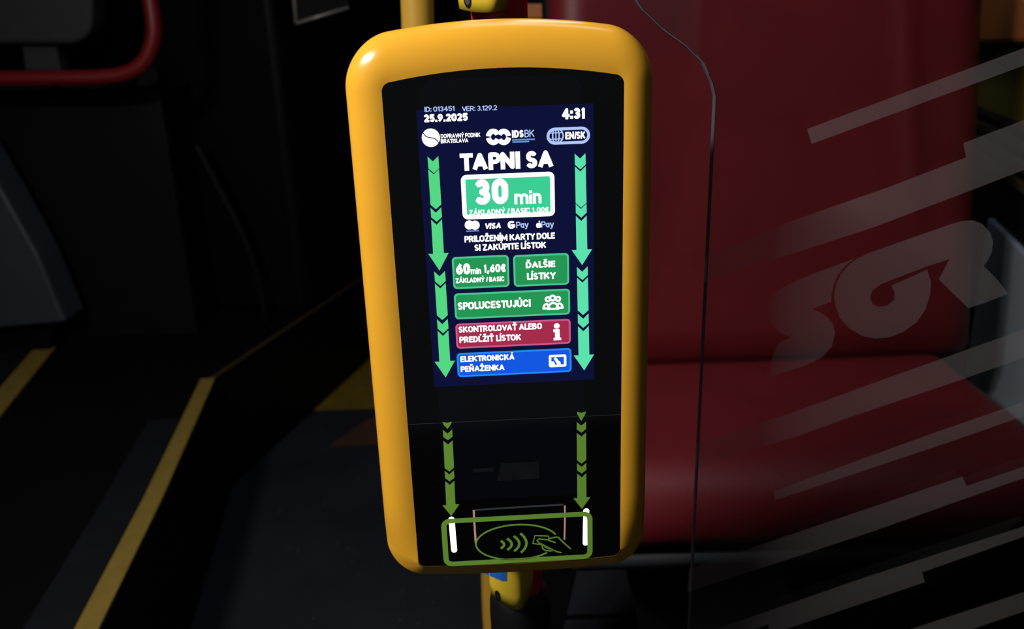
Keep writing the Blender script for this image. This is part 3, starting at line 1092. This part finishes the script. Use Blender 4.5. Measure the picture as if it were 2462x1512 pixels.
# ================================================================== glass partition with frosted stripes and lettering
GY = 0.61
TH = 0.006
gp_ = [(1720, 262), (1721, 232), (1714, 200), (1692, 152), (1655, 114), (1602, 76), (1548, 25), (1530, 0), (1500, -60), (1480, -160)]
outline = [atY(x, y, GY) for x, y in gp_]
bot_pt = atY(1650, 1500, GY)
xe = outline[0].x
lower = [Vector((bot_pt.x, GY, SP + 0.002)), Vector((0.615, GY, SP + 0.002)), Vector((0.615, GY, 1.95)), Vector((outline[-1].x, GY, 1.95))]
partition = empty('glass_partition', (0.37, GY, SP))
tag(partition, 'clear glass partition with frosted slanted stripes in front of the red seat', 'glass partition')
off = Vector((0.37, GY, SP))
po = poly_prism('pane', [p - off for p in (list(reversed(outline)) + lower)], (0, TH, 0), M['pane'], partition)
tag(po, 'clear glass pane')
# polished edge along the free side
ed = list(reversed(outline)) + [Vector((bot_pt.x, GY, SP + 0.002))]
ev, ef = [], []
for p in ed:
    ev += [p - off + Vector((-0.0008, 0, 0)), p - off + Vector((0.0004, 0, 0)), p - off + Vector((0.0004, TH, 0)), p - off + Vector((-0.0008, TH, 0))]
for i in range(len(ed) - 1):
    for k in range(4):
        ef.append((i * 4 + k, i * 4 + (k + 1) % 4, (i + 1) * 4 + (k + 1) % 4, (i + 1) * 4 + k))
mesh_obj('pane_edge', ev, ef, M['pane_edge'], partition)


def vinyl(name, pts, label=None):
    q = [atY(x, y, GY) - off + Vector((0, -0.0004, 0)) for x, y in pts]
    bm = bmesh.new()
    bm.faces.new([bm.verts.new(p) for p in q]).normal_update()
    bmesh.ops.triangulate(bm, faces=bm.faces[:])
    o = bm_obj(name, bm, M['vinyl'], partition)
    if label: tag(o, label)
    return o


XR = 3020
ex = lambda x0, y0, x1, y1: (XR, y1 + (y1 - y0) / (x1 - x0) * (XR - x1))
vinyl('frosted_stripe', [(1940, 310), ex(1940, 310, 2462, 115), ex(1951, 346, 2462, 157), (1951, 346)])
vinyl('frosted_stripe', [(1697, 617), (1897, 533), (2135, 450), (2322, 378), (2315, 344), ex(2315, 344, 2462, 288), ex(2353, 450, 2462, 408), (2353, 450), (2095, 548), (1778, 650), (1692, 678)])
vinyl('frosted_stripe', [(1672, 1066), (1897, 994), (2095, 922), (2333, 837), ex(2333, 837, 2462, 791), ex(2294, 918, 2462, 859), (2294, 918), (2047, 1001), (1936, 1041), (1669, 1127)])
vinyl('frosted_stripe', [(1860, 1180), (2242, 1041), ex(2242, 1041, 2462, 965), ex(2280, 1063, 2462, 999), (2280, 1063), (1863, 1202)])
vinyl('frosted_stripe', [(1656, 1367), (2313, 1145), (2323, 1168), ex(2323, 1168, 2462, 1121), ex(2086, 1281, 2462, 1148), (2086, 1281), (1653, 1423)])
vinyl('frosted_stripe', [(1652, 1536), (1719, 1512), (2086, 1385), ex(2086, 1385, 2462, 1264), ex(2217, 1375, 2462, 1289), (2217, 1375), (2223, 1399), (1852, 1524), (1846, 1500), (1652, 1568)])
vinyl('frosted_stripe', [(1900, 1612), (2188, 1512), ex(2188, 1512, 2462, 1422), ex(2336, 1512, 2462, 1469), (2336, 1512), (2040, 1612)])
zS = lambda pts: [(1780 + x / 3.149, 480 + y / 3.149) for x, y in pts]
vinyl('frosted_letter', zS([(865, 445), (600, 540), (400, 620), (290, 680), (222, 760), (205, 850), (222, 930), (285, 995), (380, 1045), (285, 1085), (245, 1180), (215, 1340), (350, 1300), (500, 1250), (620, 1190), (690, 1110), (716, 1010), (700, 940), (660, 890), (600, 850), (540, 826), (590, 808), (685, 772), (690, 715), (704, 645), (742, 560), (800, 492)]), 'frosted letter S')
vinyl('frosted_letter', zS([(890, 440), (820, 490), (760, 560), (724, 640), (710, 720), (716, 790), (750, 890), (820, 970), (920, 1030), (1020, 1050), (1130, 1040), (1230, 1000), (1330, 930), (1400, 830), (1435, 720), (1442, 620), (1412, 527), (1250, 602), (1140, 648), (1168, 700), (1160, 760), (1110, 800), (1050, 811), (1000, 790), (980, 740), (1000, 685), (1060, 640), (1200, 584), (1400, 508), (1580, 450), (1540, 530), (1500, 600), (1600, 700), (1725, 820), (1850, 780), (2025, 710), (1940, 600), (1840, 500), (1870, 460), (1900, 400), (1912, 320), (1890, 250), (1830, 182), (1760, 155), (1680, 160), (1600, 182), (1400, 252), (1200, 322), (1000, 392)]), 'frosted letters O and R joined by one band')
box('floor_channel', (0.0, TH / 2, 0.012), (0.48, 0.024, 0.022), M['black'], partition, bevel=0.002)

# ================================================================== red seat behind the glass
seat = empty('bus_seat', (0.42, 1.1, SP))
tag(seat, 'red padded bus seat behind the striped glass partition', 'seat')
SO = Vector((0.42, 1.1, SP))
SZ = 0.747


def pillow(name, path, x0f, x1f, half, mat, nx=36, edge_r=0.05, dish=None, end_round=True):
    """padded body swept along path [(y,z)], x0f/x1f give its sides along t, half its half thickness"""
    n = len(path)
    verts, faces = [], []
    P = [Vector((0, y, z)) for y, z in path]
    fr_ = []
    for i in range(n):
        t = (P[min(i + 1, n - 1)] - P[max(i - 1, 0)]).normalized()
        fr_.append(Vector((0, -t.z, t.y)))
    L = [0.0]
    for i in range(1, n):
        L.append(L[-1] + (P[i] - P[i - 1]).length)
    tot = L[-1]
    top, bot_ = [], []
    for i in range(n):
        s = L[i] / tot
        e_ = min(L[i], tot - L[i])
        endf = min(1.0, e_ / edge_r)
        endf = math.sqrt(max(0.0, 1 - (1 - endf) ** 2)) if end_round else 1.0
        a, b = x0f(s), x1f(s)
        rt, rb = [], []
        for j in range(nx + 1):
            q = j / nx
            q = 0.5 - 0.5 * math.cos(math.pi * q)
            x = a + (b - a) * q
            d = min(x - a, b - x)
            sf = min(1.0, d / edge_r)
            sf = math.sqrt(max(0.0, 1 - (1 - sf) ** 2))
            h = half * sf * endf
            extra = dish(q, s) * sf * endf if dish else 0.0
            rt.append(len(verts)); verts.append(P[i] + Vector((x, 0, 0)) + fr_[i] * (h + extra))
            rb.append(len(verts)); verts.append(P[i] + Vector((x, 0, 0)) - fr_[i] * h)
        top.append(rt); bot_.append(rb)
    for i in range(n - 1):
        for j in range(nx):
            faces.append((top[i][j], top[i][j + 1], top[i + 1][j + 1], top[i + 1][j]))
            faces.append((bot_[i][j], bot_[i + 1][j], bot_[i + 1][j + 1], bot_[i][j + 1]))
        for j in (0, nx):
            faces.append((top[i][j], top[i + 1][j], bot_[i + 1][j], bot_[i][j]))
    for i in (0, n - 1):
        for j in range(nx):
            faces.append((top[i][j], bot_[i][j], bot_[i][j + 1], top[i][j + 1]))
    verts = [v - SO for v in verts]
    bm = bmesh.new()
    bv = [bm.verts.new(v) for v in verts]
    for f in faces:
        try: bm.faces.new([bv[k] for k in f])
        except ValueError: pass
    bmesh.ops.remove_doubles(bm, verts=bm.verts[:], dist=1e-5)
    return bm_obj(name, bm, mat, seat, smooth=True)


# cushion: flat top that rolls over at the front
cpath = []
for k in range(13):
    t = k / 12
    cpath.append((1.33 - 0.40 * t, SZ - 0.055 + 0.022 * t))
for k in range(1, 11):
    a = math.radians(95 * k / 10)
    cpath.append((0.93 - 0.055 * math.sin(a), SZ - 0.033 - 0.040 * (1 - math.cos(a))))
cpath = list(reversed(cpath))
cpath = [(y, z) for y, z in cpath]
# reversed order runs front to back, so the outer side faces up and forwards
cushion = pillow('cushion', cpath, lambda s: 0.07, lambda s: 0.73 - 0.055 * (1 - s), 0.048, M['seat_red'], edge_r=0.045,
                 dish=lambda q, s: -0.010 * math.sin(math.pi * q) * math.sin(math.pi * s))
tag(cushion, 'red seat cushion with a rolled front edge')
bpath = [(1.305 + 0.15 * t + 0.0, SZ - 0.035 + 0.80 * t) for t in [k / 20 for k in range(21)]]


def bdish(q, s):
    ridge = 0.006 * math.exp(-((q - (0.825 + 0.10 * (0.5 - s))) / 0.020) ** 2) * (1 if s < 0.75 else max(0, 1 - (s - 0.75) / 0.1)) * min(1, max(0, (s - 0.25) / 0.15))
    return ridge - 0.018 * math.sin(math.pi * q) * math.sin(math.pi * min(1, s * 1.15))


backrest = pillow('backrest', bpath, lambda s: 0.075 + 0.02 * max(0, 0.5 - s), lambda s: 0.762, 0.05, M['seat_red'], edge_r=0.06, nx=70, dish=bdish)
tag(backrest, 'tall red backrest')
# grey shell under and behind
spath = [(y - 0.012 if i < 10 else y, z - 0.062) for i, (y, z) in enumerate(cpath)]
pillow('seat_shell', [(0.862, SZ - 0.090), (0.87, SZ - 0.100), (0.93, SZ - 0.112), (1.05, SZ - 0.122), (1.2, SZ - 0.13), (1.36, SZ - 0.12)], lambda s: 0.06, lambda s: 0.67 + 0.055 * s, 0.011, M['shell'], edge_r=0.012)
pillow('back_shell', [(1.385 + 0.15 * t, SZ - 0.09 + 0.84 * t) for t in [k / 10 for k in range(11)]], lambda s: 0.068, lambda s: 0.778, 0.016, M['black'], edge_r=0.02)
# tapered black legs
def leg(pts, y0, y1):
    q = [atY(x, y, y0) for x, y in pts]
    q = [Vector((p.x, y0, max(p.z, SP + 0.001))) for p in q]
    return poly_prism('leg', [p - SO for p in q], (0, y1 - y0, 0), M['black'], seat, bevel=0.003)


LY = 1.0
zt_ = SZ - 0.118
lx0 = atY(1418, 1384, LY).x
lx1 = atY(1350, 1512, LY).x
rx0 = atY(1478, 1378, LY).x
rx1 = atY(1552, 1500, LY).x
for pts in ([(0.030, zt_), (lx0, zt_), (lx1, SP + 0.15), (lx1 - 0.005, SP + 0.001), (0.030, SP + 0.001)],
            [(rx0 - 0.002, zt_), (0.625, zt_), (0.60, SP + 0.001), (rx1 + 0.012, SP + 0.001), (rx1, SP + 0.12)]):
    poly_prism('leg', [Vector((x, LY, z)) - SO for x, z in pts], (0, 0.06, 0), M['black'], seat, bevel=0.003)

# dark track with a bolt between the cushion and the wall
track = empty('seat_rail', (0.79, 1.15, SP))
tag(track, 'black side rail with a steel bolt beside the red cushion', 'rail')
TO = Vector((0.79, 1.15, SP))
t0 = wall_pt(-0.55, 0, 0.055)
tz = 0.60
poly_prism('rail_bar', [wall_pt(-0.5, 0.46, 0.022) - TO, wall_pt(0.30, 0.46, 0.022) - TO, wall_pt(0.30, 0.535, 0.022) - TO, wall_pt(-0.5, 0.535, 0.022) - TO], WN * 0.07, M['black'], track, bevel=0.004)
poly_prism('rail_foot', [wall_pt(0.1, SP + 0.001, 0.03) - TO, wall_pt(0.16, SP + 0.001, 0.03) - TO, wall_pt(0.16, 0.47, 0.03) - TO, wall_pt(0.1, 0.47, 0.03) - TO], WN * 0.05, M['black'], track)
bp_ = atZ(2404, 946, 0.537)
vv, ff = [], []
for r, z in ((0.009, 0), (0.009, 0.006), (0.006, 0.010), (0.005, 0.007)):
    for k in range(16):
        a = 2 * math.pi * k / 16
        vv.append(Vector((bp_.x + r * math.cos(a), bp_.y + r * math.sin(a), 0.5355 + z)) - TO)
for i in range(3):
    for k in range(16):
        k2 = (k + 1) % 16
        ff.append((i * 16 + k, i * 16 + k2, (i + 1) * 16 + k2, (i + 1) * 16 + k))
ff.append(tuple(48 + k for k in range(16)))
mesh_obj('bolt', vv, ff, M['metal'], track, smooth=True)

# ================================================================== other rails and fittings
yp = [(1030, -700), (1016, -300), (1004, 40), (1002, 300), (1045, 620), (1115, 930), (1178, 1220), (1192, 1500)]
path = [atY(x, y, 1.0) for x, y in yp]
last = path[-1]
path = [Vector((path[2].x + 0.03, 1.0, 2.399)), Vector((path[2].x + 0.018, 1.0, 2.0)), Vector((path[2].x + 0.008, 1.0, 1.65))] + path[2:] + [Vector((last.x + 0.004, 1.0, last.z * 0.66)), Vector((last.x + 0.004, 1.0, last.z * 0.33)), Vector((last.x + 0.004, 1.0, 0.001))]
yr = tube('grab_rail', smooth_path(path, 8), 0.0185, M['rail_yellow'])
tag(yr, 'bent yellow grab rail rising behind the left side of the validator', 'rail')

# red rail in front of the grey backrest pad, far left
RY = 2.45
rp_ = [(-420, 192), (-150, 190), (100, 188), (230, 186), (298, 178), (340, 155), (362, 118), (370, 70), (362, 0), (352, -90), (342, -260)]
rpath = [atY(x, y, RY) for x, y in rp_]
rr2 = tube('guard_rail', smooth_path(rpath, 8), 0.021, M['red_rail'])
tag(rr2, 'dark red bent tube rail in front of the grey backrest pad', 'rail')
pad = empty('backrest_pad', atY(100, 150, 2.62))
PO = pad.location.copy()
tag(pad, 'dim grey backrest pad on a short stem behind the red rail', 'backrest')


def rr_px(x0, y0, x1, y1, r, Y):
    out = []
    for cx_, cy_, a0 in ((x1 - r, y1 - r, 0), (x0 + r, y1 - r, 90), (x0 + r, y0 + r, 180), (x1 - r, y0 + r, 270)):
        for k in range(7):
            a = math.radians(a0 + 90 * k / 6)
            out.append(atY(cx_ + r * math.cos(a), cy_ + r * math.sin(a), Y))
    return out


poly_prism('pad_cushion', [p - PO for p in rr_px(-260, -260, 222, 106, 55, 2.56)], (0, 0.09, 0), M['pad'], pad, bevel=0.012, segs=3)
poly_prism('pad_stem', [atY(x, y, 2.60) - PO for x, y in ((52, 95), (132, 95), (146, 168), (62, 168))], (0, 0.05, 0), M['pad'], pad)
# partition below the rail
part = empty('side_partition', atY(150, 700, 2.66))
QO = part.location.copy()
tag(part, 'dark partition panel under the red rail', 'partition')
pts = [atY(-450, 238, 2.66), atY(386, 238, 2.66)]
x0_, x1_ = pts[0].x, pts[1].x
zt2 = pts[0].z
poly_prism('partition_panel', [Vector((x0_, 2.66, PZ + 0.001)) - QO, Vector((x1_, 2.66, PZ + 0.001)) - QO, Vector((x1_, 2.66, zt2)) - QO, Vector((x0_, 2.66, zt2)) - QO], (0, 0.04, 0), M['dark_panel'], part, bevel=0.006)
poly_prism('partition_cap', [Vector((x0_, 2.64, zt2)) - QO, Vector((x1_ + 0.01, 2.64, zt2)) - QO, Vector((x1_ + 0.01, 2.64, zt2 + 0.06)) - QO, Vector((x0_, 2.64, zt2 + 0.06)) - QO], (0, 0.08, 0), M['black'], part, bevel=0.006)
# the rail stands on the partition
for px_ in (60, 250):
    a = atY(px_, 188, RY)
    tube('rail_bracket', [a + Vector((0, 0.01, -0.01)), Vector((a.x, 2.66, zt2 + 0.03))], 0.012, M['black'], rr2)

# pale blue grey slanted box at the left border
sb = empty('slanted_box', (-1.8, 2.55, PZ))
BO = sb.location.copy()
tag(sb, 'blue grey slanted box standing on the platform at the left border', 'box')
f = [atY(x, y, 2.48) for x, y in ((-190, 330), (-70, 330), (12, 470), (90, 610), (158, 775), (-190, 806))]
poly_prism('box_body', [p - BO for p in f], (0, 0.13, 0), M['grey_panel'], sb, bevel=0.01)
g_ = [atY(-190, 800, 2.55), atY(130, 786, 2.55)]
poly_prism('box_plinth', [Vector((g_[0].x, 2.55, PZ + 0.001)) - BO, Vector((g_[1].x - 0.03, 2.55, PZ + 0.001)) - BO, Vector((g_[1].x, 2.55, g_[1].z + 0.01)) - BO, Vector((g_[0].x, 2.55, g_[0].z + 0.01)) - BO], (0, 0.06, 0), M['black'], sb)
# yellow strip and tread in front of it
q0, q1 = atZ(98, 840, PZ), atZ(-5, 962, PZ)
d_ = (q1 - q0).normalized()
strip_along('edge_strip', [(q0.x, q0.y), (q1.x, q1.y), (q1.x + d_.x * 0.5, q1.y + d_.y * 0.5)], -0.02, 0.045, PZ - 0.001, 0.006, M['strip'], platform)
strip_along('tread_panel', [(q0.x, q0.y), (q1.x, q1.y), (q1.x + d_.x * 0.5, q1.y + d_.y * 0.5)], -0.16, -0.025, PZ - 0.001, 0.004, M['tread'], platform)

# black cabin wall that stands along the platform edge
cab = empty('cabin_wall', (-0.85, 2.75, PZ))
CO = cab.location.copy()
tag(cab, 'black cabin wall standing along the platform edge left of the validator', 'cabin')
fp = [(-0.735, 2.86), (-0.62, 3.30), (-0.38, 4.25), (-1.5, 4.25), (-1.35, 3.0)]
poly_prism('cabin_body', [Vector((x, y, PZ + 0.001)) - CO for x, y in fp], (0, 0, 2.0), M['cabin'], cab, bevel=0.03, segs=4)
cp = [atY(470, 345, 2.8), atY(520, 440, 2.8), atY(575, 545, 2.8), atY(612, 640, 2.8), atY(634, 740, 2.8), atY(640, 806, 2.8)]
tube('cabin_rail', [p - CO for p in smooth_path(cp, 6)], 0.014, M['dark_panel'], cab, seg=12)

# framed display panel high on the cabin wall
mp = empty('wall_monitor', atY(770, 20, 2.78))
MO = mp.location.copy()
tag(mp, 'dark monitor with a thin metal rim above the cabin wall', 'monitor')
mc = [atY(712, 56, 2.78), atY(838, 18, 2.82), atY(826, -160, 2.82), atY(696, -150, 2.78)]
poly_prism('monitor_body', [p - MO + Vector((0, 0.006, 0)) for p in mc], (0, 0.03, 0), M['black'], mp)
tube('monitor_rim', [mc[3] - MO, mc[0] - MO], 0.006, M['metal'], mp, seg=10)
tube('monitor_rim', [mc[0] - MO, mc[1] - MO], 0.005, M['metal'], mp, seg=10)
tube('monitor_arm', [atY(770, -60, 2.80) - MO + Vector((0, 0.03, 0)), atY(765, -60, 2.98) - MO], 0.012, M['black'], mp, seg=10)

# small orange fitting between the pole and the seat, and the orange rail right of the seat
ob1 = empty('orange_bar', atY(1302, 28, 2.4))
OO = ob1.location.copy()
tag(ob1, 'short orange brown bar between the red pole and the red seat', 'bar')
poly_prism('bar_body', [p - OO for p in rr_px(1225, 9, 1360, 46, 8, 2.4)], (0, 0.05, 0), M['orange'], ob1, bevel=0.006)
a0 = atY(1290, 46, 2.42)
poly_prism('bar_post', [Vector((a0.x - 0.02, 2.41, 0.001)) - OO, Vector((a0.x + 0.02, 2.41, 0.001)) - OO, Vector((a0.x + 0.02, 2.41, a0.z + 0.01)) - OO, Vector((a0.x - 0.02, 2.41, a0.z + 0.01)) - OO], (0, 0.03, 0), M['black'], ob1)
ob2 = poly_prism('padded_handrail', [wall_pt(0.05, 1.225, 0.0), wall_pt(1.2, 1.212, 0.0), wall_pt(1.2, 1.33, 0.0), wall_pt(0.28, 1.315, 0.0), wall_pt(0.05, 1.285, 0.0)], WN * 0.05, M['orange'], None, bevel=0.008)
tag(ob2, 'orange brown padded handrail on the side wall right of the seat', 'handrail')
